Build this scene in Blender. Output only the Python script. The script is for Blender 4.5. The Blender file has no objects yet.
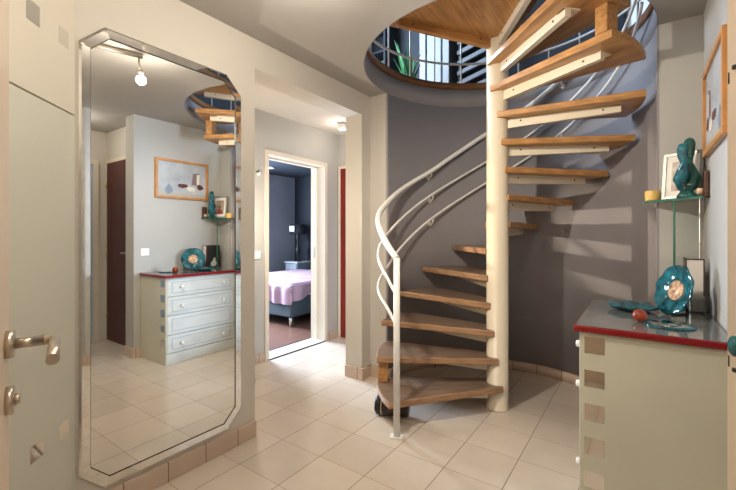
import bpy, bmesh, math, random
from math import sin, cos, pi, radians as R
from mathutils import Vector, Matrix, noise

random.seed(7)
S = bpy.context.scene
COL = S.collection

# ------------------------------------------------------------------ camera
cam_d = bpy.data.cameras.new('camera')
cam = bpy.data.objects.new('camera', cam_d)
COL.objects.link(cam)
cam.location = (0, 0, 1.265)
cam.rotation_euler = (R(90), 0, R(35.26))
cam_d.sensor_width = 36
cam_d.lens = 36 * 387.0 / 736
cam_d.shift_y = -10.3 / 736
cam_d.clip_start = 0.02
S.camera = cam

# ------------------------------------------------------------------ world, light, exposure
W = bpy.data.worlds.new('world')
S.world = W
W.use_nodes = True
W.node_tree.nodes['Background'].inputs[0].default_value = (0.62, 0.76, 1.0, 1)
W.node_tree.nodes['Background'].inputs[1].default_value = 1.0
S.view_settings.view_transform = 'Standard'
S.view_settings.look = 'None'
S.view_settings.gamma = 1
S.view_settings.exposure = 0.36
S.cycles.use_denoising = True
S.cycles.max_bounces = 10
S.cycles.diffuse_bounces = 6
S.cycles.sample_clamp_indirect = 6


def area(name, loc, rot, sx, sy, power, col):
    d = bpy.data.lights.new(name, 'AREA')
    d.shape = 'RECTANGLE'
    d.size, d.size_y = sx, sy
    d.energy = power
    d.color = col
    o = bpy.data.objects.new(name, d)
    o.location = loc
    o.rotation_euler = rot
    COL.objects.link(o)
    return o


def bulb(name, loc, power, col, rad=0.03):
    d = bpy.data.lights.new(name, 'POINT')
    d.energy = power
    d.color = col
    d.shadow_soft_size = rad
    o = bpy.data.objects.new(name, d)
    o.location = loc
    COL.objects.link(o)
    return o


WARM = (1.0, 0.91, 0.78)
COOL = (0.66, 0.81, 1.0)


def beam(name, loc, target, power, col, cone, blend, rad=0.03):
    d = bpy.data.lights.new(name, 'SPOT')
    d.energy = power
    d.color = col
    d.spot_size = R(cone)
    d.spot_blend = blend
    d.shadow_soft_size = rad
    o = bpy.data.objects.new(name, d)
    o.location = loc
    o.rotation_euler = (Vector(target) - Vector(loc)).to_track_quat('-Z', 'Y').to_euler()
    COL.objects.link(o)
    return o


# daylight at the bedroom window and the upper-floor windows
area('bedroom_daylight', (-6.05, 3.35, 1.45), (0, R(-90), 0), 1.35, 1.35, 470, COOL)
area('upstairs_daylight_west', (-3.5, 3.0, 3.9), (0, R(-90), 0), 1.6, 2.0, 165, COOL)
# room lamps (bodies built further down) and two added fill lights
P_SPOT = (-1.22, 1.24, 2.30)
bulb('spot_bulb_front', P_SPOT, 9, WARM, 0.03)
beam('spot_beam_front', P_SPOT, (-0.55, 3.2, 0.9), 68, WARM, 115, 0.8, 0.03)
bulb('spot_bulb_rear', (-0.98, 0.62, 2.30), 6, WARM, 0.03)
bulb('corridor_bulb', (-2.70, 3.33, 2.36), 2.5, (1.0, 0.89, 0.76), 0.04)
P_FLOOR = (-2.80, 2.08, 1.40)
bulb('corridor_floor_lamp_bulb', P_FLOOR, 19, (1.0, 0.86, 0.68), 0.03)
beam('corridor_floor_lamp_beam', P_FLOOR, (-0.1, 3.37, 1.38), 125, (1.0, 0.84, 0.66), 27, 0.35, 0.03)
bulb('porch_fill', (0.80, 1.45, 2.30), 5, WARM, 0.08)  # added fill light, no fixture on the porch
bulb('entry_fill', (-0.45, 0.35, 2.34), 17, (1.0, 0.90, 0.76), 0.10)  # added fill light near the camera, has no lamp body

# ------------------------------------------------------------------ materials
MATS = {}


def mat(name, col, rough=0.5, metal=0.0, spec=0.5, var=0.0, vscale=3.0, bump=0.0, bscale=40.0,
        trans=0.0, ior=1.45, emis=None, estr=0.0, coat=0.0, stretch=(1, 1, 1)):
    if name in MATS:
        return MATS[name]
    m = bpy.data.materials.new(name)
    m.use_nodes = True
    nt = m.node_tree
    b = nt.nodes['Principled BSDF']
    b.inputs['Base Color'].default_value = (*col, 1)
    b.inputs['Roughness'].default_value = rough
    b.inputs['Metallic'].default_value = metal
    b.inputs['Specular IOR Level'].default_value = spec
    b.inputs['Transmission Weight'].default_value = trans
    b.inputs['IOR'].default_value = ior
    b.inputs['Coat Weight'].default_value = coat
    if emis:
        b.inputs['Emission Color'].default_value = (*emis, 1)
        b.inputs['Emission Strength'].default_value = estr
    if var > 0 or bump > 0:
        tc = nt.nodes.new('ShaderNodeTexCoord')
        mp = nt.nodes.new('ShaderNodeMapping')
        mp.inputs['Scale'].default_value = stretch
        nt.links.new(tc.outputs['Object'], mp.inputs['Vector'])
    if var > 0:
        n = nt.nodes.new('ShaderNodeTexNoise')
        n.inputs['Scale'].default_value = vscale
        n.inputs['Detail'].default_value = 5
        nt.links.new(mp.outputs['Vector'], n.inputs['Vector'])
        cr = nt.nodes.new('ShaderNodeValToRGB')
        cr.color_ramp.elements[0].position = 0.3
        cr.color_ramp.elements[1].position = 0.7
        cr.color_ramp.elements[0].color = (*[max(0, c * (1 - var)) for c in col], 1)
        cr.color_ramp.elements[1].color = (*[min(1, c * (1 + var)) for c in col], 1)
        nt.links.new(n.outputs['Fac'], cr.inputs['Fac'])
        nt.links.new(cr.outputs['Color'], b.inputs['Base Color'])
    if bump > 0:
        n2 = nt.nodes.new('ShaderNodeTexNoise')
        n2.inputs['Scale'].default_value = bscale
        n2.inputs['Detail'].default_value = 4
        nt.links.new(mp.outputs['Vector'], n2.inputs['Vector'])
        bp = nt.nodes.new('ShaderNodeBump')
        bp.inputs['Strength'].default_value = bump
        bp.inputs['Distance'].default_value = 0.004
        nt.links.new(n2.outputs['Fac'], bp.inputs['Height'])
        nt.links.new(bp.outputs['Normal'], b.inputs['Normal'])
    MATS[name] = m
    return m


def tile_mat(name, col, grout, size, x0, y0, axes=('X', 'Y'), gx=0.0030, gy=0.0022, rough=0.28, var=0.10):
    """square tiles on a world grid; per-tile tone from white noise"""
    m = bpy.data.materials.new(name)
    m.use_nodes = True
    nt = m.node_tree
    N, L = nt.nodes, nt.links
    b = N['Principled BSDF']
    tc = N.new('ShaderNodeTexCoord')
    sp = N.new('ShaderNodeSeparateXYZ')
    L.new(tc.outputs['Object'], sp.inputs[0])

    def mth(op, a, bb=None):
        n = N.new('ShaderNodeMath')
        n.operation = op
        for i, v in enumerate((a, bb)):
            if v is None:
                continue
            if isinstance(v, (int, float)):
                n.inputs[i].default_value = v
            else:
                L.new(v, n.inputs[i])
        return n.outputs[0]
    masks, cells = [], []
    for ax, o, g in ((axes[0], x0, gx), (axes[1], y0, gy)):
        if ax is None:
            continue
        c = mth('DIVIDE', mth('SUBTRACT', sp.outputs[ax], o), size)
        cells.append(mth('FLOOR', c))
        f = mth('FRACT', c)
        d = mth('MINIMUM', f, mth('SUBTRACT', 1.0, f))
        masks.append(mth('LESS_THAN', d, g / size))
    mask = masks[0] if len(masks) == 1 else mth('MAXIMUM', masks[0], masks[1])
    cb = N.new('ShaderNodeCombineXYZ')
    L.new(cells[0], cb.inputs[0])
    if len(cells) > 1:
        L.new(cells[1], cb.inputs[1])
    wn = N.new('ShaderNodeTexWhiteNoise')
    L.new(cb.outputs[0], wn.inputs['Vector'])
    nz = N.new('ShaderNodeTexNoise')
    nz.inputs['Scale'].default_value = 7
    nz.inputs['Detail'].default_value = 6
    L.new(tc.outputs['Object'], nz.inputs['Vector'])
    v = mth('ADD', mth('MULTIPLY', wn.outputs['Value'], var), mth('MULTIPLY', mth('SUBTRACT', nz.outputs['Fac'], 0.5), var * 1.4))
    k = mth('ADD', v, 1.0 - var / 2)
    mul = N.new('ShaderNodeVectorMath')
    mul.operation = 'SCALE'
    mul.inputs[0].default_value = col
    L.new(k, mul.inputs['Scale'])
    mx = N.new('ShaderNodeMix')
    mx.data_type = 'RGBA'
    L.new(mask, mx.inputs['Factor'])
    L.new(mul.outputs[0], mx.inputs['A'])
    mx.inputs['B'].default_value = (*grout, 1)
    L.new(mx.outputs['Result'], b.inputs['Base Color'])
    rr = mth('ADD', mth('MULTIPLY', mask, 0.5), rough)
    L.new(rr, b.inputs['Roughness'])
    MATS[name] = m
    return m


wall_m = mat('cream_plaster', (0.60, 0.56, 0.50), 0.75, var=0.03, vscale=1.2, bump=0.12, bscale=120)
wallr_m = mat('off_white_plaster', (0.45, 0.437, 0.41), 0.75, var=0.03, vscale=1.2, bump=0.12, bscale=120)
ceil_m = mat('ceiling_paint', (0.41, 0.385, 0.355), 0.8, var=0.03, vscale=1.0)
niche_m = mat('mauve_grey_paint', (0.27, 0.252, 0.263), 0.6, var=0.05, vscale=2.0)
corr_m = mat('corridor_paint', (0.47, 0.45, 0.415), 0.75, var=0.03, vscale=1.5)
jamb_m = mat('cream_gloss_paint', (0.72, 0.64, 0.52), 0.4, var=0.03, vscale=4)
beige_door_m = mat('beige_door_paint', (0.72, 0.60, 0.47), 0.35, var=0.05, vscale=5)
red_m = mat('dark_red_door', (0.20, 0.018, 0.012), 0.35, var=0.25, vscale=6, stretch=(6, 6, 0.6))
floor_m = tile_mat('beige_floor_tile', (0.64, 0.56, 0.475), (0.24, 0.16, 0.11), 0.311, -0.566, 1.956, gx=0.0022, gy=0.0013, rough=0.22)
skirt_y_m = tile_mat('skirting_tile_side', (0.56, 0.43, 0.34), (0.16, 0.09, 0.05), 0.209, 0.0, 1.444, axes=(None, 'Y'), rough=0.35)
skirt_x_m = tile_mat('skirting_tile_back', (0.56, 0.43, 0.34), (0.16, 0.09, 0.05), 0.209, -0.566, 0, axes=('X', None), rough=0.35)
mirror_m = mat('mirror_silver', (0.90, 0.91, 0.90), 0.0, 1.0)
bevel_m = mat('bevelled_mirror', (0.88, 0.88, 0.86), 0.04, 1.0, var=0.06, vscale=25)
wood_m = mat('honey_pine', (0.46, 0.23, 0.08), 0.35, var=0.28, vscale=4, stretch=(1.2, 14, 14))
brownwood_m = mat('shaded_brown_wood', (0.36, 0.205, 0.11), 0.35, var=0.3, vscale=4, stretch=(1.2, 14, 14))  # browner tread wood, weaker warm light painted into its colour
woodtop_m = mat('worn_walnut_top', (0.20, 0.135, 0.095), 0.32, var=0.35, vscale=4, stretch=(1.2, 14, 14))
cream_steel = mat('cream_painted_steel', (0.74, 0.65, 0.50), 0.35)
white_steel = mat('white_painted_steel', (0.80, 0.78, 0.74), 0.3)
grey_rail = mat('grey_white_rail', (0.62, 0.62, 0.60), 0.35)
chest_side_m = mat('pale_green_lacquer', (0.56, 0.55, 0.45), 0.32, var=0.05, vscale=3)
chest_front_m = mat('whitewashed_wood', (0.58, 0.60, 0.58), 0.45, var=0.07, vscale=5, stretch=(4, 1, 6))
chest_line_m = mat('drawer_moulding_grey', (0.38, 0.42, 0.45), 0.5)  # blue-grey of the drawer mouldings
red_edge_m = mat('glossy_red_lacquer', (0.22, 0.006, 0.010), 0.2, coat=0.5)
grey_glass_m = mat('smoky_grey_glass_top', (0.20, 0.21, 0.21), 0.06, 0.35, spec=0.8)
white_knob_m = mat('white_ceramic', (0.85, 0.82, 0.76), 0.2)
teal_m = mat('teal_glass', (0.014, 0.15, 0.19), 0.06, trans=0.35, ior=1.5, spec=0.7, var=0.85, vscale=18)
teal_green_m = mat('sea_green_glass', (0.018, 0.14, 0.115), 0.05, trans=0.45, ior=1.5, spec=0.8, var=0.85, vscale=16)  # pale highlights of the sculpture painted in as mottling
glass_m = mat('clear_greenish_glass', (0.95, 0.99, 0.97), 0.02, trans=1.0, ior=1.5)
glass_edge_m = mat('green_glass_edge', (0.01, 0.16, 0.10), 0.1, trans=0.2)
steel_m = mat('brushed_nickel', (0.60, 0.53, 0.45), 0.28, 1.0)
dark_m = mat('dark_metal', (0.03, 0.03, 0.03), 0.4, 0.6)
brass_m = mat('brass', (0.70, 0.45, 0.15), 0.3, 1.0)
frost_m = mat('frosted_pale_glass', (0.60, 0.60, 0.52), 0.30, var=0.03, vscale=2)
frost_up_m = mat('frosted_upper_glass', (0.66, 0.62, 0.53), 0.35, var=0.03, vscale=2)
sq_m = mat('clear_mirror_square', (0.80, 0.78, 0.74), 0.06, 1.0)
sq_grey_m = mat('grey_square', (0.34, 0.32, 0.28), 0.3)
sq_pale_m = mat('pale_square', (0.56, 0.52, 0.45), 0.3)
frame_wood_m = mat('orange_pine_frame', (0.50, 0.22, 0.06), 0.35, var=0.2, vscale=10)
white_m = mat('white_plastic', (0.80, 0.79, 0.75), 0.35)
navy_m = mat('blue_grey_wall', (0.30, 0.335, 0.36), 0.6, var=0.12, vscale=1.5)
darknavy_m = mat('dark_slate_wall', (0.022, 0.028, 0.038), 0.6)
parq_m = mat('reddish_parquet', (0.20, 0.10, 0.075), 0.3, var=0.3, vscale=3, stretch=(14, 1, 1))
marble_m = mat('pale_marble_sill', (0.70, 0.68, 0.64), 0.3, var=0.05, vscale=6)
trimwood_m = mat('dark_stained_rim', (0.20, 0.085, 0.03), 0.4, var=0.2, vscale=8)
glow_m = mat('lit_bulb', (1, 0.95, 0.85), 0.4, emis=(1, 0.93, 0.80), estr=30)

# ------------------------------------------------------------------ mesh helpers


def bx(bm, x0, x1, y0, y1, z0, z1, M=None, mi=0):
    vs = [bm.verts.new((x, y, z)) for x in (x0, x1) for y in (y0, y1) for z in (z0, z1)]
    if M is not None:
        for v in vs:
            v.co = M @ v.co
    for f in ((0, 1, 3, 2), (4, 6, 7, 5), (0, 4, 5, 1), (2, 3, 7, 6), (0, 2, 6, 4), (1, 5, 7, 3)):
        fc = bm.faces.new([vs[i] for i in f])
        fc.material_index = mi
    return vs


def box(*a, **k):
    bm = bmesh.new()
    bx(bm, *a, **k)
    return bm


def bevel(bm, w, seg=2):
    bmesh.ops.bevel(bm, geom=list(bm.edges), offset=w, segments=seg, affect='EDGES', profile=0.5)
    return bm


def tube(bm, pts, r, n=12, cap=True):
    pts = [Vector(p) for p in pts]
    rr = r if isinstance(r, (list, tuple)) else [r] * len(pts)
    up = None
    rings = []
    for i, p in enumerate(pts):
        t = (pts[min(i + 1, len(pts) - 1)] - pts[max(i - 1, 0)]).normalized()
        if up is None:
            up = Vector((0, 0, 1)) if abs(t.z) < 0.9 else Vector((1, 0, 0))
        a = (up - t * up.dot(t)).normalized()
        up = a
        c = t.cross(a)
        rings.append([bm.verts.new(p + (a * cos(2 * pi * k / n) + c * sin(2 * pi * k / n)) * rr[i]) for k in range(n)])
    for i in range(len(rings) - 1):
        for k in range(n):
            f = bm.faces.new((rings[i][k], rings[i][(k + 1) % n], rings[i + 1][(k + 1) % n], rings[i + 1][k]))
            f.smooth = True
    if cap:
        bm.faces.new(rings[0][::-1])
        bm.faces.new(rings[-1])
    return bm


def lathe(bm, prof, c=(0, 0, 0), n=32, M=None):
    rings = []
    for r, z in prof:
        ring = []
        for k in range(n):
            v = Vector((max(r, 1e-5) * cos(2 * pi * k / n), max(r, 1e-5) * sin(2 * pi * k / n), z))
            if M is not None:
                v = M @ v
            ring.append(bm.verts.new(v + Vector(c)))
        rings.append(ring)
    for i in range(len(rings) - 1):
        for k in range(n):
            f = bm.faces.new((rings[i][k], rings[i][(k + 1) % n], rings[i + 1][(k + 1) % n], rings[i + 1][k]))
            f.smooth = True
    bm.faces.new(rings[0][::-1])
    bm.faces.new(rings[-1])
    bmesh.ops.remove_doubles(bm, verts=bm.verts, dist=1e-4)
    return bm


def prism(bm, outline, z0, z1, M=None):
    lo = [bm.verts.new((x, y, z0)) for x, y in outline]
    hi = [bm.verts.new((x, y, z1)) for x, y in outline]
    if M is not None:
        for v in lo + hi:
            v.co = M @ v.co
    n = len(outline)
    bm.faces.new(lo[::-1])
    top = bm.faces.new(hi)
    for k in range(n):
        bm.faces.new((lo[k], lo[(k + 1) % n], hi[(k + 1) % n], hi[k]))
    return top


def link(name, bm, m, parent=None, loc=(0, 0, 0), smooth_angle=None):
    bmesh.ops.recalc_face_normals(bm, faces=bm.faces)
    loc = Vector(loc)
    for v in bm.verts:
        v.co -= loc
    me = bpy.data.meshes.new(name)
    bm.to_mesh(me)
    bm.free()
    for mm in (m if isinstance(m, (list, tuple)) else [m]):
        me.materials.append(mm)
    o = bpy.data.objects.new(name, me)
    COL.objects.link(o)
    if parent is not None:
        o.parent = parent
    else:
        o.location = loc
    return o


def struct(name, bm, m, parent=None):
    o = link(name, bm, m, parent)
    if parent is None:
        o['kind'] = 'structure'
    return o


def thing(name, label, cat, loc, group=None):
    o = bpy.data.objects.new(name, None)
    o.empty_display_size = 0.1
    o.location = loc
    o['label'] = label
    o['category'] = cat
    if group:
        o['group'] = group
    COL.objects.link(o)
    return o


def root_of(o):
    while o.parent is not None:
        o = o.parent
    return o


def part(parent, name, bm, m, label=None):
    """bm is in world coordinates; the thing's empty is unrotated"""
    o = link(name, bm, m, parent, loc=root_of(parent).location)
    if label:
        o['label'] = label
    return o


def solo(name, bm, m, label, cat, loc, group=None):
    o = link(name, bm, m, None, loc)
    o['label'] = label
    o['category'] = cat
    if group:
        o['group'] = group
    return o


def hull2d(pts):
    pts = sorted(set(pts))

    def half(ps):
        h = []
        for p in ps:
            while len(h) >= 2 and (h[-1][0] - h[-2][0]) * (p[1] - h[-2][1]) - (h[-1][1] - h[-2][1]) * (p[0] - h[-2][0]) <= 0:
                h.pop()
            h.append(p)
        return h
    a, b = half(pts), half(pts[::-1])
    return a[:-1] + b[:-1]


# ------------------------------------------------------------------ room shell
CX, CY, CR = -0.870, 2.820, 0.945        # stairwell cylinder
H = 2.50                                  # ceiling
UP = 2.73                                 # upper floor level
XL = -1.990                               # face of the mirror wall
YB = 2.850                                # back wall face
XR = 0.283                                # right wall face

struct('floor', box(-3.30, 1.60, -0.4, 3.95, -0.05, 0), floor_m)
struct('floor_bedroom', box(-6.3, -3.30, 1.2, 6.1, -0.05, 0.0), parq_m)


def plate_with_hole(x0, x1, y0, y1, z0, z1, cx, cy, r, n=96):
    bm = bmesh.new()
    angs = [2 * pi * k / n for k in range(n)]
    for X, Y in ((x0, y0), (x1, y0), (x0, y1), (x1, y1)):
        angs.append(math.atan2(Y - cy, X - cx) % (2 * pi))
    angs = sorted(set(round(a, 6) for a in angs))

    def out(a):
        dx, dy = cos(a), sin(a)
        t = 1e9
        if dx > 1e-9: t = min(t, (x1 - cx) / dx)
        if dx < -1e-9: t = min(t, (x0 - cx) / dx)
        if dy > 1e-9: t = min(t, (y1 - cy) / dy)
        if dy < -1e-9: t = min(t, (y0 - cy) / dy)
        return cx + dx * t, cy + dy * t
    for z, flip in ((z0, True), (z1, False)):
        inn = [bm.verts.new((cx + r * cos(a), cy + r * sin(a), z)) for a in angs]
        ou = [bm.verts.new((*out(a), z)) for a in angs]
        m = len(angs)
        for k in range(m):
            q = (inn[k], ou[k], ou[(k + 1) % m], inn[(k + 1) % m])
            bm.faces.new(q if not flip else q[::-1])
    return bm


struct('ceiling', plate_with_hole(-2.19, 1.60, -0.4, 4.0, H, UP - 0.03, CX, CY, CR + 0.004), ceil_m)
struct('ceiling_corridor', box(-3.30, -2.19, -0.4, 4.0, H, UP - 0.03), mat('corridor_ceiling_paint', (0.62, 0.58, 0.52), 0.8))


def arc_wall(a0, a1, r0, r1, z0, z1, n=72):
    bm = bmesh.new()
    rows = []
    for k in range(n + 1):
        a = R(a0 + (a1 - a0) * k / n)
        rows.append([bm.verts.new((CX + r * cos(a), CY + r * sin(a), z)) for r in (r0, r1) for z in (z0, z1)])
    for k in range(n):
        p, q = rows[k], rows[k + 1]
        for i, j in ((0, 1), (1, 3), (3, 2), (2, 0)):
            f = bm.faces.new((p[i], p[j], q[j], q[i]))
            f.smooth = i + j in (1, 5)
    if abs(a1 - a0) < 359:
        bm.faces.new((rows[0][0], rows[0][1], rows[0][3], rows[0][2]))
        bm.faces.new((rows[-1][0], rows[-1][2], rows[-1][3], rows[-1][1]))
    return bm


struct('wall_stairwell', arc_wall(1.8, 178.2, CR, CR + 0.09, 0, H + 0.001), niche_m)
struct('trim_1', arc_wall(0, 360, CR, CR + 0.004, H, UP - 0.06, 120), niche_m)              # painted edge of the floor opening
struct('trim_2', arc_wall(0, 360, CR - 0.012, CR + 0.06, UP - 0.062, UP - 0.002, 120), trimwood_m)  # dark wooden rim

# left (mirror) wall with the wide opening to the corridor
OP0, OP1, OPZ = 1.578, 2.722, 2.312
XLB = -2.170
bm = bmesh.new()
bx(bm, XLB, XL, 0.55, OP0, 0, H)
bx(bm, XLB, XL, OP1, YB, 0, H)
bx(bm, XLB, XL, OP0, OP1, OPZ, H)
struct('wall_left', bm, wall_m)
# return walls beside the stairwell
struct('wall_back_left', box(XLB, CX - CR + 0.001, YB, YB + 0.2, 0, H), wall_m)
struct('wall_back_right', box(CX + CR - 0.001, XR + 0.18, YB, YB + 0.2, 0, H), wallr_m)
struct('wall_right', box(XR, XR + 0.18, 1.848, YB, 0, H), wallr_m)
# porch beyond the end of the right wall
struct('wall_porch_back', box(XR + 0.18, 1.50, 2.01, 2.15, 0, H), wall_m)
struct('wall_porch_side', box(1.36, 1.50, 0.85, 2.01, 0, H), wall_m)
struct('wall_porch_front', box(0.140, 1.36, 0.85, 0.977, 0, H), wall_m)
struct('wall_entry_side', box(0.140, 0.25, -0.30, 0.85, 0, H), wall_m)
# entry wall behind the camera, with the opening of the beige door
bm = bmesh.new()
bx(bm, -0.13, 0.142, -0.27, -0.15, 0, H)
bx(bm, -1.50, -1.02, -0.27, -0.15, 0, H)
bx(bm, -1.02, -0.13, -0.27, -0.15, 2.12, H)
struct('wall_front', bm, wall_m)
bm = bmesh.new()
bx(bm, -1.30, 0.20, -0.42, -0.40, 0, H)
struct('wall_landing', bm, wall_m)
# chamfered corner between the mirror wall and the entry wall (solid behind the frosted panels)
DIAG0 = Vector((-1.985, 0.633, 0))
DD = Vector((0.70, -0.714, 0)).normalized()
DN = Vector((0.714, 0.70, 0)).normalized()
a0, a1 = DIAG0 - DN * 0.03, DIAG0 + DD * 1.10 - DN * 0.03
bm = bmesh.new()
prism(bm, [(a0.x, a0.y), (a1.x, a1.y), (a1.x - 0.4, a1.y - 0.03), (a0.x - 0.2, a0.y - 0.03)], 0, H)
struct('wall_corner', bm, wall_m)

# corridor: far wall with the bedroom door, end wall with the red door
XC = -3.080
bm = bmesh.new()
DY0, DY1, DZ = 2.610, 3.455, 2.075
bx(bm, XC - 0.21, XC, 0.5, DY0 - 0.045, 0, H)
bx(bm, XC - 0.21, XC, DY1 + 0.045, 3.72, 0, H)
bx(bm, XC - 0.21, XC, DY0 - 0.045, DY1 + 0.045, DZ + 0.045, H)
struct('wall_corridor', bm, corr_m)
struct('wall_corridor_end', box(XC - 0.21, XLB + 0.02, 3.72, 3.85, 0, H), corr_m)
struct('wall_corridor_near', box(XC - 0.21, XLB, 0.40, 0.50, 0, H), corr_m)
struct('wall_corridor_side', box(XLB, XLB + 0.02, YB + 0.2, 3.72, 0, H), corr_m)

# bedroom shell
bm = bmesh.new()
WY0, WY1, WZ0, WZ1 = 2.65, 4.05, 0.75, 2.15
bx(bm, -6.30, -6.10, 1.2, WY0, 0, 2.48)
bx(bm, -6.30, -6.10, WY1, 6.1, 0, 2.48)
bx(bm, -6.30, -6.10, WY0, WY1, 0, WZ0)
bx(bm, -6.30, -6.10, WY0, WY1, WZ1, 2.48)
struct('wall_bedroom_left', bm, navy_m)
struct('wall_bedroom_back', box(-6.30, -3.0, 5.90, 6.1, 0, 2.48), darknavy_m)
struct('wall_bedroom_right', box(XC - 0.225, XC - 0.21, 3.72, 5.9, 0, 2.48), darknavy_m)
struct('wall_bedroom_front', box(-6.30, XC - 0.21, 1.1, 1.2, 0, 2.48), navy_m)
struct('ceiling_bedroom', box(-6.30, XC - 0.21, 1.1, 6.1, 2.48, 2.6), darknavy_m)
w1 = struct('window_1', box(-6.16, -6.13, WY0, WY1, WZ0, WZ0 + 0.05), white_m)
bm = bmesh.new()
for a in (WY0, (WY0 + WY1) / 2 - 0.025, WY1 - 0.05):
    bx(bm, -6.16, -6.13, a, a + 0.05, WZ0, WZ1)
bx(bm, -6.16, -6.13, WY0, WY1, WZ1 - 0.05, WZ1)
struct('window_frame', bm, white_m, w1)

# skirting tiles
SK, ST = 0.100, 0.014


def skirt(name, x0, x1, y0, y1, m):
    struct(name, bevel(box(x0, x1, y0, y1, 0, SK), 0.003, 1), m)


skirt('baseboard_left', XL, XL + ST + 0.002, 0.64, OP0 + 0.003, skirt_y_m)
bm = bmesh.new()
bx(bm, XLB - 0.0, XL + ST, OP1 - ST, OP1, 0, SK)
bx(bm, XL, XL + ST, OP1, YB, 0, SK)
bx(bm, XL, CX - CR + 0.012, YB - ST, YB, 0, SK)
struct('baseboard_pillar', bm, skirt_x_m)
struct('baseboard_stairwell', arc_wall(2.5, 177.5, CR - 0.013, CR, 0, 0.085), skirt_x_m)
skirt('baseboard_back', CX + CR, XR, YB - ST, YB, skirt_x_m)
bm = bmesh.new()
bx(bm, XR - ST, XR, 1.848 - ST, YB - ST, 0, SK)
bx(bm, XR, XR + 0.18 + ST, 1.848 - ST, 1.848, 0, SK)
struct('baseboard_right', bm, skirt_y_m)
bm = bmesh.new()
bx(bm, XC, XC + ST, 0.5, DY0 - 0.055, 0, 0.085)
bx(bm, XC, XC + ST, DY1 + 0.055, 3.72, 0, 0.085)
struct('baseboard_corridor', bm, skirt_y_m)

# ---- doors of the setting
# bedroom door: lining, architrave and stone sill (no leaf shows)
bm = bmesh.new()
for y0, y1 in ((DY0 - 0.045, DY0), (DY1, DY1 + 0.045)):
    bx(bm, XC - 0.215, XC + 0.012, y0, y1, 0, DZ)
bx(bm, XC - 0.215, XC + 0.012, DY0 - 0.045, DY1 + 0.045, DZ, DZ + 0.045)
d1 = struct('door_1', bm, jamb_m)
bm = bmesh.new()
for y in (DY1 - 0.012,):
    bx(bm, XC - 0.13, XC - 0.11, y, DY1, 0, DZ)
bx(bm, XC - 0.13, XC - 0.11, DY0, DY1, DZ - 0.012, DZ)
struct('door_stop', bm, jamb_m, d1)
struct('strike_plate', box(XC - 0.17, XC - 0.145, DY1 - 0.004, DY1, 0.98, 1.12), steel_m, d1)
bm = bmesh.new()
bx(bm, XC - 0.21, XC + 0.005, DY0, DY1, -0.002, 0.006)
struct('trim_3', bm, marble_m)
bm = bmesh.new()
bx(bm, XC + 0.005, XC + 0.02, DY0, DY1, -0.002, 0.007)
bx(bm, XC - 0.23, XC - 0.21, DY0, DY1, -0.002, 0.008)
struct('trim_4', bm, dark_m)

# red door at the end of the corridor
bm = bmesh.new()
bx(bm, -3.065, -3.03, 3.695, 3.72, 0, 2.075)
bx(bm, -2.24, -2.19, 3.695, 3.72, 0, 2.075)
bx(bm, -3.065, -2.19, 3.695, 3.72, 2.075, 2.105)
d2 = struct('door_2', bm, jamb_m)
struct('door_leaf', box(-3.03, -2.24, 3.70, 3.718, 0.006, 2.075), red_m, d2)
bm = bmesh.new()
tube(bm, [(-2.33, 3.70, 1.04), (-2.33, 3.655, 1.04), (-2.44, 3.65, 1.04)], 0.009)
struct('door_handle', bm, steel_m, d2)

# dark red door seen in the mirror, on the porch
bm = bmesh.new()
bx(bm, XR + 0.19, XR + 0.235, 1.995, 2.01, 0, 2.12)
bx(bm, 1.30, 1.345, 1.995, 2.01, 0, 2.12)
bx(bm, XR + 0.19, 1.345, 1.995, 2.01, 2.12, 2.165)
d3 = struct('door_3', bm, jamb_m)
struct('door_leaf', box(XR + 0.235, 1.30, 1.99, 2.008, 0.006, 2.12), mat('oxblood_door', (0.075, 0.012, 0.010), 0.35, var=0.2, vscale=6, stretch=(6, 6, 0.6)), d3)
bm = bmesh.new()
for z in (0.30, 1.05, 1.85):
    tube(bm, [(1.298, 1.985, z - 0.03), (1.298, 1.985, z + 0.03)], 0.008)
struct('hinge', bm, brass_m, d3)
bm = bmesh.new()
tube(bm, [(XR + 0.40, 1.99, 1.06), (XR + 0.40, 1.945, 1.06), (XR + 0.52, 1.94, 1.06)], 0.009)
struct('door_handle', bm, steel_m, d3)

# pale door on the porch side wall, bluish daylight painted into its colour
pale_m = mat('daylight_tinted_door', (0.42, 0.50, 0.60), 0.4)
bm = bmesh.new()
bx(bm, 1.33, 1.36, 1.86, 1.915, 0, 2.10)
bx(bm, 1.33, 1.36, 1.03, 1.08, 0, 2.10)
bx(bm, 1.33, 1.36, 1.03, 1.915, 2.10, 2.155)
d4 = struct('door_4', bm, jamb_m)
struct('door_leaf', box(1.338, 1.358, 1.08, 1.86, 0.006, 2.10), pale_m, d4)

# door post right beside the camera
bm = bmesh.new()
bx(bm, 0.1305, 0.142, 0.70, 0.979, 0, 2.2)
d5 = struct('door_5', bevel(bm, 0.004, 2), beige_door_m)
bm = bmesh.new()
for z in (1.55, 1.035):
    tube(bm, [(0.1305, 0.897, z - 0.003), (0.1305, 0.897, z + 0.003)], 0.005)
    tube(bm, [(0.1305, 0.955, z - 0.01), (0.1305, 0.955, z + 0.01)], 0.002)
struct('hinge', bm, dark_m, d5)
bm = bmesh.new()
bmesh.ops.create_uvsphere(bm, u_segments=20, v_segments=12, radius=0.022)
for v in bm.verts:
    v.co = Vector((v.co.x * 0.4 + 0.127, v.co.y * 0.7 + 0.885, v.co.z * 0.8 + 1.078))
for f in bm.faces:
    f.smooth = True
struct('door_knob', bm, teal_m, d5)

# beige door ajar at the left edge of the picture, with lever and lock
DH = Vector((-0.991, 0.209, 0))          # free edge
DV = Vector((0.956, -0.293, 0)).normalized()
DNm = Vector((0.293, 0.956, 0)).normalized()


def door_pt(t, n, z):
    return DH + DV * t + DNm * n + Vector((0, 0, z))


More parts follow.
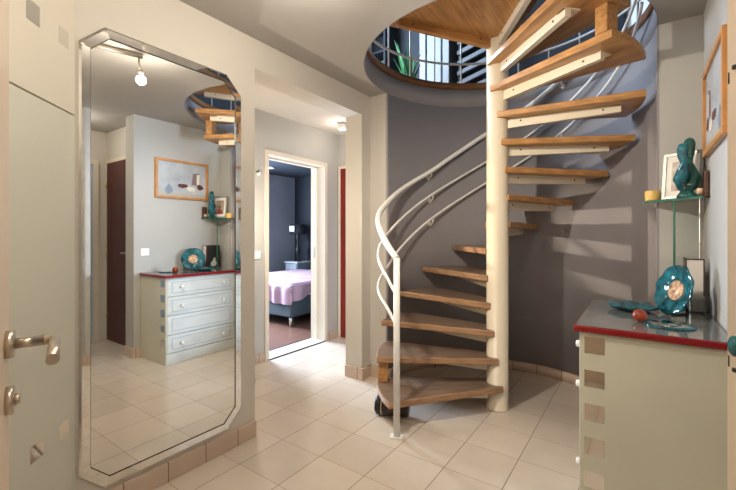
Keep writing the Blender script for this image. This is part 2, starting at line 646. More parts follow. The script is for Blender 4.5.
MD = Matrix.Translation(DH) @ Matrix(((DV.x, DNm.x, 0, 0), (DV.y, DNm.y, 0, 0), (0, 0, 1, 0), (0, 0, 0, 1)))
d6 = struct('door_6', bevel(box(0, 0.86, -0.040, 0, 0.008, 2.10, M=MD), 0.003, 1), beige_door_m)
bm = bmesh.new()
HZ = 1.066
for z in (HZ, HZ - 0.102):
    tube(bm, [door_pt(0.055, 0, z), door_pt(0.055, 0.012, z)], 0.025, 28)
struct('rosette', bm, steel_m, d6)
bm = bmesh.new()
pts = [door_pt(0.055, 0.012, HZ), door_pt(0.055, 0.052, HZ)]
for k in range(7):
    a = k / 6 * pi / 2
    pts.append(door_pt(0.055 + 0.018 * (1 - cos(a)), 0.052 + 0.018 * sin(a), HZ))
pts += [door_pt(0.055 + 0.06, 0.070, HZ), door_pt(0.055 + 0.158, 0.070, HZ)]
tube(bm, pts, 0.0092, 18)
struct('lever_handle', bm, steel_m, d6)
bm = bmesh.new()
tube(bm, [door_pt(0.055, 0.012, HZ - 0.102), door_pt(0.055, 0.020, HZ - 0.102)], 0.010, 16)
struct('lock_cylinder', bm, steel_m, d6)
struct('latch_bolt', box(-0.010, 0.002, -0.028, -0.012, HZ - 0.062, HZ - 0.048, M=MD), brass_m, d6)

# ------------------------------------------------------------------ frosted corner panels (left edge)
MP = Matrix.Translation(DIAG0) @ Matrix(((DD.x, DN.x, 0, 0), (DD.y, DN.y, 0, 0), (0, 0, 1, 0), (0, 0, 0, 1)))
cp = thing('glass_corner_panel', 'tall pale frosted panel standing across the corner between beige door and big mirror', 'panel', DIAG0 + DD * 0.5)
part(cp, 'lower_panel', bevel(box(0.004, 1.0, -0.026, 0, 0.012, 1.771, M=MP), 0.002, 1), frost_m)
part(cp, 'upper_panel', bevel(box(0.004, 1.0, -0.026, 0, 1.777, 2.495, M=MP), 0.002, 1), frost_up_m, 'creamier upper sheet above the joint')


def sq(t, z, w, h, m, nm='mirror_square'):
    part(cp, nm, box(t - w / 2, t + w / 2, -0.004, 0.0012, z - h / 2, z + h / 2, M=MP), m)


sq(0.085, 0.47, 0.062, 0.062, sq_m)
sq(0.245, 0.47, 0.070, 0.062, sq_m)
sq(0.085, 2.07, 0.062, 0.068, sq_pale_m, 'pale_square')
sq(0.265, 2.07, 0.070, 0.075, sq_grey_m, 'grey_square')

# ------------------------------------------------------------------ wall mirror
XMIR = -1.979
MY0, MY1, MZ0, MZ1, CH, FW = 0.640, 1.470, 0.124, 2.200, 0.100, 0.043


def octo(ins):
    y0, y1, z0, z1 = MY0 + ins, MY1 - ins, MZ0 + ins, MZ1 - ins
    c = CH - ins * 0.586
    return [(y0 + c, z0), (y1 - c, z0), (y1, z0 + c), (y1, z1 - c), (y1 - c, z1), (y0 + c, z1), (y0, z1 - c), (y0, z0 + c)]


mir = thing('wall_mirror', 'tall eight-sided mirror with a silvery border, hanging on the cream wall', 'mirror', (XMIR, 1.055, MZ0))
bm = bmesh.new()
io = octo(FW)
f = [bm.verts.new((XMIR, y, z)) for y, z in io]
g = [bm.verts.new((XL, y, z)) for y, z in io]
bm.faces.new(f)
bm.faces.new(g[::-1])
for k in range(8):
    bm.faces.new((f[k], f[(k + 1) % 8], g[(k + 1) % 8], g[k]))
part(mir, 'mirror_glass', bm, mirror_m)
bm = bmesh.new()
i2 = octo(FW + 0.0035)
for k in range(8):
    j = (k + 1) % 8
    bm.faces.new([bm.verts.new((XMIR + 0.0008, *p)) for p in (io[k], io[j], i2[j], i2[k])])
bmesh.ops.remove_doubles(bm, verts=bm.verts, dist=1e-5)
part(mir, 'seam', bm, mat('dark_mirror_seam', (0.06, 0.05, 0.04), 0.5))
oo, om = octo(0), octo(FW * 0.22)
for k in range(8):
    j = (k + 1) % 8
    bm = bmesh.new()
    prof = [(oo, XL), (oo, -1.976), (om, -1.9703), (io, -1.9730), (io, XL)]
    A = [bm.verts.new((x, p[k][0], p[k][1])) for p, x in prof]
    B = [bm.verts.new((x, p[j][0], p[j][1])) for p, x in prof]
    for i in range(5):
        bm.faces.new((A[i], A[(i + 1) % 5], B[(i + 1) % 5], B[i]))
    bm.faces.new(A)
    bm.faces.new(B[::-1])
    part(mir, 'bevelled_strip', bm, bevel_m)

# ------------------------------------------------------------------ spiral staircase
PX_, PY_ = -0.862, 2.860
RT = 0.885
Z1T, RISE, THK = 0.187, 0.1955, 0.045
NOSE, STEP, SPAN = -121.3, 20.9, 29.5
st = thing('spiral_staircase', 'spiral staircase of honey wooden treads round a cream pole in the grey stairwell', 'staircase', (PX_, PY_, 0))
bm = bmesh.new()
lathe(bm, [(0.082, 0), (0.082, 0.012), (0.0765, 0.014), (0.0765, 3.62), (0.06, 3.64), (0.0, 3.645)], (PX_, PY_, 0), 40)
part(st, 'centre_pole', bm, cream_steel)


def tread_mesh(half0, half1, r, hub=0.088, thk=THK):
    pts = [(0.0, -hub), (0.0, hub)] if half1 < 30 else [(round(0.09 * cos(2 * pi * k / 28), 5), round(0.09 * sin(2 * pi * k / 28), 5)) for k in range(28)]
    n = 14
    for k in range(n + 1):
        a = R(half0 + (half1 - half0) * k / n)
        pts.append((round(r * cos(a), 5), round(r * sin(a), 5)))
    bm = bmesh.new()
    top = prism(bm, hull2d(pts), -thk, 0)
    bm.normal_update()
    bmesh.ops.recalc_face_normals(bm, faces=bm.faces)
    bmesh.ops.bevel(bm, geom=[e for e in bm.edges if abs(e.verts[0].co.z - e.verts[1].co.z) < 1e-6], offset=0.007, segments=2, affect='EDGES', profile=0.5)
    bm.normal_update()
    for f in bm.faces:
        if f.normal.z > 0.98:
            f.material_index = 1
    return bm


def arm_mesh(length):
    bm = bmesh.new()
    bx(bm, 0.065, length, -0.018, 0.018, -THK - 0.066, -THK)
    for v in bm.verts:
        if v.co.x > 0.2 and v.co.z < -THK - 0.01:
            v.co.z += 0.020
    bx(bm, length - 0.065, length + 0.002, -0.018, 0.075, -THK - 0.007, -THK)
    for xx in (0.16, length - 0.1):
        for yy in (-0.018, 0.018):
            n0 = len(bm.faces)
            tube(bm, [(xx, yy - 0.003, -THK - 0.022), (xx, yy + 0.003, -THK - 0.022)], 0.006, 8)
            bm.faces.ensure_lookup_table()
            for f in bm.faces[n0:]:
                f.material_index = 1
    return bm


tr0 = link('tread', tread_mesh(-SPAN / 2, SPAN / 2, RT), [wood_m, woodtop_m], st)
ar0 = link('support_arm', arm_mesh(0.76), [cream_steel, dark_m], tr0)
ar0.rotation_euler = (0, 0, R(-7))
for k in range(13):
    if k == 0:
        t = tr0
    else:
        t = tr0.copy()
        COL.objects.link(t)
        t.parent = st
        c = ar0.copy()
        COL.objects.link(c)
        c.parent = t
    t.location = (0, 0, Z1T + RISE * k)
    if k < 6:                                   # lower treads: browner copy of the pine, their cooler light put into colour
        t.material_slots[0].link = 'OBJECT'
        t.material_slots[0].material = brownwood_m
    else:
        t.material_slots[0].link = 'DATA'
    t.rotation_euler = (0, 0, R(NOSE - STEP * k - SPAN / 2 + {11: -13.0, 12: -11.0}.get(k, 0)))
# quarter landing at the top
L0, L1 = -130.0, -50.0
lmid, lhalf = (L0 + L1) / 2, (L1 - L0) / 2
ld = link('landing', tread_mesh(-lhalf, lhalf, 0.905, thk=0.05), [wood_m, woodtop_m], st)
ld.location = (0, 0, Z1T + RISE * 13)
ld.rotation_euler = (0, 0, R(lmid))
for s in (-1, 1):
    a = link('landing_arm', arm_mesh(0.80), [wood_m if s < 0 else cream_steel, dark_m], ld)  # left arm is cream steel; its warm orange shade is painted as wood
    a.rotation_euler = (0, 0, R(s * (lhalf - 6)))


def pol(a, r, z):
    return (PX_ + r * cos(R(a)), PY_ + r * sin(R(a)), z)


# wooden spacer blocks under the second tread and under the thirteenth
for kk, ang, rr in ((1, NOSE - 26.0, 0.835), (12, -31.0, 0.825)):
    zt = Z1T + RISE * (kk - 1)
    M = Matrix.Translation(pol(ang, rr, 0)) @ Matrix.Rotation(R(ang), 4, 'Z')
    part(st, 'spacer_block', bevel(box(-0.035, 0.035, -0.045, 0.045, zt, zt + RISE - THK, M=M), 0.004, 1), wood_m)


def smooth_pts(keys, r, n=10):
    out = []
    for i in range(len(keys) - 1):
        p0, p1, p2, p3 = keys[max(i - 1, 0)], keys[i], keys[i + 1], keys[min(i + 2, len(keys) - 1)]
        for k in range(n):
            t = k / n
            a = p1[0] + (p2[0] - p1[0]) * t
            m1 = (p2[1] - p0[1]) / (p2[0] - p0[0]) * (p2[0] - p1[0])
            m2 = (p3[1] - p1[1]) / (p3[0] - p1[0]) * (p2[0] - p1[0])
            z = (2 * t**3 - 3 * t**2 + 1) * p1[1] + (t**3 - 2 * t**2 + t) * m1 + (-2 * t**3 + 3 * t**2) * p2[1] + (t**3 - t**2) * m2
            out.append(pol(a, r, z))
    out.append(pol(keys[-1][0], r, keys[-1][1]))
    return out


RR = 0.872
hr = [(-116.4, 1.115), (-125, 1.20), (-134, 1.285), (-150, 1.395), (-168, 1.512), (-184, 1.645), (-210, 1.855), (-222, 1.976),
      (-246.5, 2.223), (-275, 2.470), (-300, 2.70), (-330, 2.98), (-352, 3.19)]
mr = [(-116.4, 0.885), (-127, 1.00), (-150, 1.14), (-168, 1.25), (-184, 1.385), (-210, 1.63), (-246.5, 1.957), (-275, 2.205), (-300, 2.435), (-330, 2.715), (-352, 2.925)]
lr = [(-116.4, 0.70), (-127, 0.80), (-150, 0.89), (-168, 0.98), (-184, 1.135), (-210, 1.405), (-246.5, 1.757), (-275, 2.005), (-300, 2.235), (-330, 2.515), (-352, 2.725)]
bm = bmesh.new()
tube(bm, smooth_pts(hr, RR), 0.0205, 16)
hrail = part(st, 'handrail', bm, white_steel)


def bracket(parent, keys, ang):
    z = None
    for (a, za), (b, zb) in zip(keys, keys[1:]):
        if b <= ang <= a:
            z = za + (zb - za) * (ang - a) / (b - a)
    wr = math.hypot(CX + CR * cos(R(ang)) - PX_, CY + CR * sin(R(ang)) - PY_)
    bm = bmesh.new()
    tube(bm, [pol(ang, RR, z - 0.01), pol(ang, RR, z - 0.045), pol(ang, RR + 0.02, z - 0.06), pol(ang, wr - 0.002, z - 0.06)], 0.006, 10)
    tube(bm, [pol(ang, wr - 0.008, z - 0.06), pol(ang, wr - 0.001, z - 0.06)], 0.020, 14)
    part(parent, 'wall_bracket', bm, white_steel)


bracket(hrail, hr, -211)
bracket(hrail, hr, -290)
for keys in (mr, lr):
    bm = bmesh.new()
    tube(bm, smooth_pts(keys, RR), 0.0105, 12)
    ra = part(st, 'guard_rail', bm, white_steel)
    bracket(ra, keys, -212)
    bracket(ra, keys, -290)
bm = bmesh.new()
tube(bm, [pol(-116.4, RR, 0.004), pol(-116.4, RR, 1.118)], 0.0205, 18)
nw = part(st, 'newel_post', bm, white_steel)
M = Matrix.Translation(pol(-116.4, RR, 0)) @ Matrix.Rotation(R(20), 4, 'Z')
part(nw, 'foot_flange', bevel(box(-0.042, 0.042, -0.030, 0.030, 0, 0.008, M=M), 0.003, 2), white_steel)

# dark drum under the bottom tread
dc = Vector(pol(-136, 0.80, 0.067))
ax = Vector((cos(R(200)), sin(R(200)), 0))
MX_ = Matrix.Translation(dc) @ ax.to_track_quat('Z', 'Y').to_matrix().to_4x4()
dr = thing('drum', 'dark brown round drum with a pale ring, tucked under the lowest stair tread', 'drum', (dc.x, dc.y, 0))
brown_m = mat('dark_brown_leather', (0.035, 0.018, 0.010), 0.45, var=0.3, vscale=20)
bm = bmesh.new()
lathe(bm, [(0.0, -0.13), (0.056, -0.13), (0.064, -0.12), (0.066, 0.0), (0.065, 0.05)], n=36, M=MX_)
part(dr, 'body', bm, brown_m)
bm = bmesh.new()
lathe(bm, [(0.0, 0.051), (0.0662, 0.051), (0.0664, 0.058), (0.0, 0.058)], n=36, M=MX_)
part(dr, 'ring', bm, mat('pale_brass_ring', (0.62, 0.50, 0.36), 0.3, 0.6), 'pale brass-coloured ring')
bm = bmesh.new()
lathe(bm, [(0.0, 0.059), (0.0655, 0.059), (0.062, 0.095), (0.050, 0.105), (0.0, 0.105)], n=36, M=MX_)
part(dr, 'lid', bm, mat('black_rubber', (0.012, 0.012, 0.012), 0.4))

# ------------------------------------------------------------------ chest of drawers
cf, cb, cy0, cy1 = -0.222, XR - 0.004, 1.915, 2.690
ch = thing('chest_of_drawers', 'pale chest of drawers with red-edged grey top against the right wall', 'chest of drawers', ((cf + cb) / 2, (cy0 + cy1) / 2, 0))
bm = bmesh.new()
bx(bm, cf + 0.020, cb, cy0 + 0.012, cy1 - 0.012, 0.0, 0.843)
part(ch, 'carcass', bm, chest_front_m)
part(ch, 'side_panel', bevel(box(cf, cb, cy0, cy0 + 0.012, 0, 0.843), 0.002, 1), chest_side_m, 'pale green lacquered side with a column of mirror squares')
part(ch, 'side_panel', bevel(box(cf, cb, cy1 - 0.012, cy1, 0, 0.843), 0.002, 1), chest_side_m)
for i in range(5):
    zc = 0.79 - 0.145 * i
    part(ch, 'mirror_square', box(-0.203, -0.128, cy0 - 0.0012, cy0 + 0.003, zc - 0.036, zc + 0.036), sq_m)
bm = box(cf - 0.022, cb, cy0 - 0.016, cy1 + 0.016, 0.843, 0.871)
bevel(bm, 0.006, 3)
top = part(ch, 'top', bm, red_edge_m, 'glossy dark red edged top')
part(top, 'top_glass', box(cf - 0.015, cb - 0.003, cy0 - 0.009, cy1 + 0.010, 0.8695, 0.8725), grey_glass_m, 'smoky grey reflective surface')
zs = [0.110, 0.287, 0.475, 0.660, 0.836]
part(ch, 'plinth', box(cf, cf + 0.022, cy0 + 0.012, cy1 - 0.012, 0.002, 0.106), chest_front_m)
for i in range(4):
    z0, z1 = zs[i] + 0.003, zs[i + 1] - 0.003
    dw = part(ch, 'drawer', bevel(box(cf, cf + 0.022, cy0 + 0.014, cy1 - 0.014, z0, z1), 0.003, 1), chest_front_m)
    bm = bmesh.new()
    ya, yb, za, zb = cy0 + 0.06, cy1 - 0.06, z0 + 0.03, z1 - 0.03
    for q in ((ya, yb, za, za + 0.006), (ya, yb, zb - 0.006, zb), (ya, ya + 0.006, za + 0.006, zb - 0.006), (yb - 0.006, yb, za + 0.006, zb - 0.006)):
        bx(bm, cf - 0.003, cf + 0.002, *q)
    part(dw, 'moulding', bm, chest_line_m)
    if i != 1:
        zk = {0: 0.195, 2: 0.562, 3: 0.750}[i]
        for yk in (2.072, cy1 - 0.157):
            Mk = Matrix.Translation((cf, yk, zk)) @ Matrix.Rotation(R(-90), 4, 'Y')
            bm = bmesh.new()
            lathe(bm, [(0.007, -0.001), (0.006, 0.010), (0.014, 0.016), (0.017, 0.024), (0.013, 0.032), (0.0, 0.034)], n=20, M=Mk)
            part(dw, 'knob', bm, white_knob_m)
ZT = 0.873

# things on the chest
# standing plate
pl = thing('glass_plate', 'round teal glass plate with an orange centre, standing upright on the chest', 'plate', (0.128, 2.40, ZT))
n = Vector((-0.84, -0.50, 0.24)).normalized()
MPq = Matrix.Translation((0.135, 2.405, ZT + 0.121)) @ n.to_track_quat('Z', 'Y').to_matrix().to_4x4()
bm = bmesh.new()
prof = [(0.0, -0.012), (0.070, -0.012), (0.120, 0.006), (0.125, 0.012), (0.119, 0.016), (0.072, -0.002), (0.0, -0.004)]
lathe(bm, prof, n=48, M=MPq)
for v in bm.verts:
    loc = MPq.inverted() @ v.co
    rr = math.hypot(loc.x, loc.y)
    if rr > 0.09:
        a = math.atan2(loc.y, loc.x)
        loc *= 1.0
        loc.z += 0.004 * sin(9 * a)
        k = 1 + 0.02 * sin(7 * a)
        loc.x *= k
        loc.y *= k
        v.co = MPq @ loc
part(pl, 'rim', bm, teal_m)
oc_m = mat('orange_cream_glaze', (0.66, 0.36, 0.22), 0.25, var=0.75, vscale=45)
bm = bmesh.new()
lathe(bm, [(0.0, -0.004), (0.050, -0.003), (0.048, 0.0015), (0.0, 0.001)], n=36, M=MPq)
part(pl, 'centre', bm, oc_m, 'orange and cream glazed centre')
bm = bmesh.new()
tube(bm, [(0.185, 2.46, ZT + 0.004), (0.160, 2.435, ZT + 0.13)], 0.004, 8)
tube(bm, [(0.185, 2.46, ZT + 0.004), (0.118, 2.375, ZT + 0.004), (0.095, 2.352, ZT + 0.02)], 0.004, 8)
part(pl, 'easel', bm, dark_m)

# flat dish
bm = bmesh.new()
prof = [(0.0, 0.0), (0.055, 0.0), (0.106, 0.018), (0.115, 0.026), (0.112, 0.030), (0.060, 0.008), (0.0, 0.006)]
lathe(bm, prof, (-0.036, 2.440, ZT), 48)
for v in bm.verts:
    d = Vector((v.co.x + 0.036, v.co.y - 2.440))
    a = math.atan2(d.y, d.x)
    if d.length > 0.09:
        v.co.z += 0.004 * sin(8 * a)
solo('glass_dish', bm, teal_m, 'shallow teal glass dish lying flat at the back left of the chest top', 'dish', (-0.036, 2.440, ZT))
# ball
bm = bmesh.new()
bmesh.ops.create_uvsphere(bm, u_segments=28, v_segments=18, radius=0.029)
for v in bm.verts:
    v.co += Vector((-0.006, 2.125, ZT + 0.029))
for f in bm.faces:
    f.smooth = True
solo('ball', bm, mat('red_marbled_glass', (0.33, 0.045, 0.015), 0.15, var=0.7, vscale=30, coat=0.4), 'small red-orange marbled ball on the chest, in front of the teal dish', 'ball', (-0.006, 2.125, ZT))
# coaster
co = thing('round_coaster', 'round mirrored coaster with a dark teal rim, flat on the chest near its front edge', 'coaster', (0.095, 2.105, ZT))
bm = bmesh.new()
lathe(bm, [(0.0, 0.0), (0.090, 0.0), (0.092, 0.004), (0.088, 0.008), (0.070, 0.0085), (0.0, 0.0085)], (0.095, 2.105, ZT), 44)
part(co, 'rim', bm, teal_m)
bm = bmesh.new()
lathe(bm, [(0.0, 0.0084), (0.068, 0.0084), (0.066, 0.0098), (0.0, 0.0098)], (0.095, 2.105, ZT), 40)
part(co, 'centre', bm, mat('mirror_inlay', (0.75, 0.75, 0.70), 0.05, 1.0))
# double photo frame
pf = thing('folding_photo_frame', 'dark-edged folding photo frame with a white card, behind the upright teal plate', 'photo frame', (0.20, 2.62, ZT))
bm = bmesh.new()
for q in ((0.186, 0.262, 0, 0.006), (0.186, 0.262, 0.262, 0.268), (0.186, 0.191, 0.006, 0.262), (0.257, 0.262, 0.006, 0.262)):
    bx(bm, q[0], q[1], 2.596, 2.606, ZT + q[2], ZT + q[3])
part(pf, 'frame_edge', bm, mat('dark_brown_edge', (0.05, 0.025, 0.02), 0.35))
part(pf, 'card', box(0.190, 0.258, 2.599, 2.604, ZT + 0.004, ZT + 0.264), mat('white_card', (0.74, 0.68, 0.62), 0.4), 'white card')
bm = bmesh.new()
for q in ((2.606, 2.775, 0, 0.008), (2.606, 2.775, 0.260, 0.268), (2.606, 2.614, 0.008, 0.260), (2.767, 2.775, 0.008, 0.260)):
    bx(bm, 0.186, 0.196, q[0], q[1], ZT + q[2], ZT + q[3])
part(pf, 'side_frame', bm, mat('dark_brown_edge', (0.05, 0.025, 0.02), 0.35))
bm = bmesh.new()
bx(bm, 0.189, 0.194, 2.612, 2.770, ZT + 0.006, ZT + 0.262)
o_ = [(2.66, 0.02), (2.72, 0.02), (2.735, 0.06), (2.715, 0.085), (2.72, 0.11), (2.705, 0.125), (2.69, 0.11), (2.68, 0.085), (2.655, 0.06)]
vv = [bm.verts.new((0.1885, y, ZT + z)) for y, z in o_]
fc = bm.faces.new(vv)
fc.material_index = 1
part(pf, 'photo', bm, [mat('dark_photo', (0.03, 0.03, 0.028), 0.25), mat('pale_figure', (0.55, 0.52, 0.46), 0.4)], 'dark photograph with a pale figure')
bm = bmesh.new()
bx(bm, 0.196, 0.262, 2.530, 2.590, ZT, ZT + 0.082)
bevel(bm, 0.010, 3)
solo('metal_box', bm, mat('grey_pewter', (0.24, 0.23, 0.20), 0.3, 0.8), 'small grey metal box at the foot of the folding photo frame', 'box', (0.229, 2.56, ZT))

# ------------------------------------------------------------------ glass corner shelf and its things
ZS = 1.452
sh = thing('corner_shelf', 'triangular clear glass corner shelf on a green-edged glass fin above the chest', 'shelf', (0.17, 2.74, ZT))
tri = [(XR - 0.001, YB - 0.001), (0.006, YB - 0.001), (0.006, 2.822), (XR - 0.03, 2.588), (XR - 0.001, 2.588)]
bm = bmesh.new()
prism(bm, tri, ZS, ZS + 0.010)
part(sh, 'shelf_plate', bm, glass_m)
bm = bmesh.new()
e0, e1 = Vector((0.006, 2.822, 0)), Vector((XR - 0.03, 2.588, 0))
dn = Vector((-(e1 - e0).y, (e1 - e0).x, 0)).normalized()
if dn.y > 0:
    dn = -dn
prism(bm, [tuple((e0 + dn * 0.002)[:2]), tuple((e1 + dn * 0.002)[:2]), tuple((e1 - dn * 0.002)[:2]), tuple((e0 - dn * 0.002)[:2])], ZS - 0.001, ZS + 0.011)
part(sh, 'polished_edge', bm, glass_edge_m, 'deep green polished edge')
# fin: vertical sheet from the front edge into the corner
f0, f1 = Vector((0.148, 2.712, 0)), Vector((XR - 0.02, YB - 0.015, 0))
fd = (f1 - f0).normalized()
fn = Vector((-fd.y, fd.x, 0))
bm = bmesh.new()
prism(bm, [tuple((f0 + fn * 0.004)[:2]), tuple((f1 + fn * 0.004)[:2]), tuple((f1 - fn * 0.004)[:2]), tuple((f0 - fn * 0.004)[:2])], ZT, ZS)
part(sh, 'glass_fin', bm, glass_m)
bm = bmesh.new()
g0 = f0 - fd * 0.004
prism(bm, [tuple((g0 + fn * 0.005)[:2]), tuple((f0 + fn * 0.005)[:2]), tuple((f0 - fn * 0.005)[:2]), tuple((g0 - fn * 0.005)[:2])], ZT, ZS)
part(sh, 'fin_edge', bm, glass_edge_m, 'deep green polished edge')
ZS += 0.011
# framed photograph leaning
ph = thing('photo_frame', 'silver-grey photo frame with white mount leaning on the glass shelf behind the sculpture', 'photo frame', (0.15, 2.79, ZS))
pn = Vector((-0.42, -0.89, 0.12)).normalized()
pr = Vector((0, 0, 1)).cross(pn).normalized()
pu = pn.cross(pr)
MF = Matrix.Translation((0.180, 2.762, ZS + 0.003)) @ Matrix(((pr.x, pu.x, pn.x, 0), (pr.y, pu.y, pn.y, 0), (pr.z, pu.z, pn.z, 0), (0, 0, 0, 1)))
fw_, fh_ = 0.094, 0.262
bm = bmesh.new()
for q in ((-fw_, fw_, 0, 0.016), (-fw_, fw_, fh_ - 0.016, fh_), (-fw_, -fw_ + 0.016, 0.016, fh_ - 0.016), (fw_ - 0.016, fw_, 0.016, fh_ - 0.016)):
    bx(bm, *q, -0.006, 0.008, M=MF)
part(ph, 'frame', bm, mat('silver_grey_frame', (0.30, 0.30, 0.28), 0.35, 0.6))
part(ph, 'mount', box(-fw_ + 0.014, fw_ - 0.014, 0.014, fh_ - 0.014, -0.004, 0.002, M=MF), mat('white_mount', (0.78, 0.75, 0.68), 0.5), 'white card mount')
bm = bmesh.new()
bx(bm, -0.050, 0.050, 0.045, fh_ - 0.05, 0.002, 0.0035, M=MF)
vv = [bm.verts.new(MF @ Vector((x, y, 0.0042))) for x, y in ((-0.030, 0.046), (0.032, 0.046), (0.030, 0.095), (0.014, 0.115), (-0.010, 0.110), (-0.028, 0.090))]
bm.faces.new(vv).material_index = 1
vv = [bm.verts.new(MF @ Vector((0.004 + 0.017 * cos(t * pi / 6), 0.134 + 0.021 * sin(t * pi / 6), 0.0042))) for t in range(12)]
bm.faces.new(vv).material_index = 2
part(ph, 'photo', bm, [mat('photo_backdrop', (0.36, 0.28, 0.20), 0.3, var=0.4, vscale=20), mat('photo_red', (0.30, 0.05, 0.05), 0.3), mat('photo_brown', (0.16, 0.09, 0.06), 0.3)], 'small portrait photograph')
# sculpture
sc = thing('glass_sculpture', 'sea-green glass sculpture of two entwined forms on the glass corner shelf', 'sculpture', (0.196, 2.672, ZS))
sx, sy = 0.196, 2.672
bm = bmesh.new()
lathe(bm, [(0.0, 0.0), (0.042, 0.0), (0.044, 0.008), (0.038, 0.018), (0.030, 0.030), (0.022, 0.045)], (sx, sy, ZS), 32)
part(sc, 'base', bm, teal_green_m)
rx = Vector((0.8165, 0.577, 0))
ry = Vector((-0.577, 0.8165, 0))


def spt(a, b, z):
    return Vector((sx, sy, ZS)) + rx * (a * 0.9) + ry * b + Vector((0, 0, z))


bm = bmesh.new()
tube(bm, [spt(0.020, 0, 0.03), spt(-0.006, 0.012, 0.06), spt(-0.032, 0.004, 0.10), spt(-0.030, -0.012, 0.14), spt(-0.012, -0.010, 0.18), spt(-0.018, 0.004, 0.22), spt(-0.022, 0.0, 0.262), spt(-0.020, 0, 0.282), spt(-0.018, 0, 0.290)],
     [0.018, 0.030, 0.034, 0.030, 0.023, 0.023, 0.026, 0.020, 0.006], 18)
part(sc, 'left_form', bm, teal_m, 'darker teal form')
bm = bmesh.new()
tube(bm, [spt(-0.015, 0.0, 0.03), spt(0.012, -0.012, 0.06), spt(0.036, -0.004, 0.10), spt(0.030, 0.012, 0.145), spt(0.010, 0.010, 0.19), spt(0.012, -0.002, 0.24), spt(0.017, 0, 0.285), spt(0.018, 0, 0.310), spt(0.018, 0, 0.320)],
     [0.018, 0.032, 0.036, 0.031, 0.025, 0.025, 0.027, 0.020, 0.006], 18)
part(sc, 'right_form', bm, teal_green_m)
# candle
cd = thing('candle', 'short thick yellow candle on the left tip of the glass corner shelf', 'candle', (0.056, 2.800, ZS))
bm = bmesh.new()
lathe(bm, [(0.0, 0.0), (0.036, 0.0), (0.037, 0.004), (0.037, 0.052), (0.033, 0.058), (0.020, 0.055), (0.0, 0.054)], (0.052, 2.806, ZS), 32)
part(cd, 'wax', bm, mat('yellow_wax', (0.72, 0.48, 0.14), 0.45))
bm = bmesh.new()
tube(bm, [(0.052, 2.806, ZS + 0.053), (0.053, 2.806, ZS + 0.064)], 0.0015, 6)
part(cd, 'wick', bm, dark_m)
# small brown tealight block
tb = thing('tealight_holder', 'small brown wooden tealight holder at the right end of the glass shelf', 'candle holder', (0.262, 2.645, ZS))
bm = bmesh.new()
bx(bm, 0.246, 0.278, 2.595, 2.650, ZS, ZS + 0.014)
bx(bm, 0.262, 0.278, 2.595, 2.650, ZS + 0.014, ZS + 0.130)
bevel(bm, 0.002, 1)
part(tb, 'block', bm, mat('dark_brown_wood', (0.10, 0.045, 0.022), 0.4, var=0.3, vscale=15))
bm = bmesh.new()
lathe(bm, [(0.0, 0.014), (0.014, 0.014), (0.015, 0.040), (0.012, 0.042), (0.0, 0.040)], (0.2475, 2.622, ZS), 18)
part(tb, 'tealight', bm, mat('peach_wax', (0.75, 0.50, 0.30), 0.4))

# ------------------------------------------------------------------ framed picture on the right wall
py0, py1, pz0, pz1 = 2.055, 2.665, 1.665, 2.095
pc = thing('framed_picture', 'orange wooden framed painting in pale grey hanging on the right wall', 'picture', (XR, (py0 + py1) / 2, pz0))
bm = bmesh.new()
fb = 0.026
for q in ((py0, py1, pz0, pz0 + fb), (py0, py1, pz1 - fb, pz1), (py0, py0 + fb, pz0 + fb, pz1 - fb), (py1 - fb, py1, pz0 + fb, pz1 - fb)):
    bx(bm, XR - 0.024, XR - 0.001, *q)
part(pc, 'frame', bevel(bm, 0.002, 1), frame_wood_m)
bm = bmesh.new()
bx(bm, XR - 0.012, XR - 0.001, py0 + fb - 0.002, py1 - fb + 0.002, pz0 + fb - 0.002, pz1 - fb + 0.002)


def flat(pts, mi, dx=0.0):
    vs_ = [bm.verts.new((XR - 0.0126 - dx, py0 + (py1 - py0) * y, pz0 + (pz1 - pz0) * z)) for y, z in pts]
    bm.faces.new(vs_).material_index = mi


flat([(0.05, 0.07), (0.95, 0.07), (0.95, 0.14), (0.05, 0.17)], 5)
flat([(0.24, 0.38), (0.29, 0.30), (0.32, 0.22), (0.28, 0.13), (0.22, 0.10), (0.18, 0.16), (0.17, 0.24), (0.21, 0.32)], 1, 0.0005)
flat([(0.67, 0.40), (0.70, 0.70), (0.83, 0.73), (0.82, 0.40)], 2, 0.0003)
flat([(0.77, 0.42), (0.775, 0.69), (0.83, 0.69), (0.825, 0.42)], 3, 0.0006)
flat([(0.40, 0.36), (0.44, 0.40), (0.58, 0.40), (0.60, 0.33), (0.50, 0.29), (0.42, 0.31)], 4, 0.0006)
flat([(0.78, 0.38), (0.82, 0.43), (0.88, 0.40), (0.92, 0.32), (0.84, 0.27), (0.79, 0.30)], 4, 0.0008)
flat([(0.56, 0.30), (0.62, 0.35), (0.74, 0.33), (0.74, 0.24), (0.62, 0.22)], 3, 0.0009)
part(pc, 'painting', bm, [mat('paint_grey_blue', (0.40, 0.41, 0.42), 0.4, var=0.18, vscale=6), mat('paint_slate', (0.20, 0.24, 0.30), 0.4), mat('paint_mauve_brown', (0.20, 0.13, 0.13), 0.4),
                          mat('paint_cream', (0.72, 0.64, 0.50), 0.4), mat('paint_dark_red', (0.10, 0.025, 0.02), 0.4), mat('paint_ochre_grey', (0.42, 0.38, 0.30), 0.4)], 'pale grey painting with cream and dark red shapes')

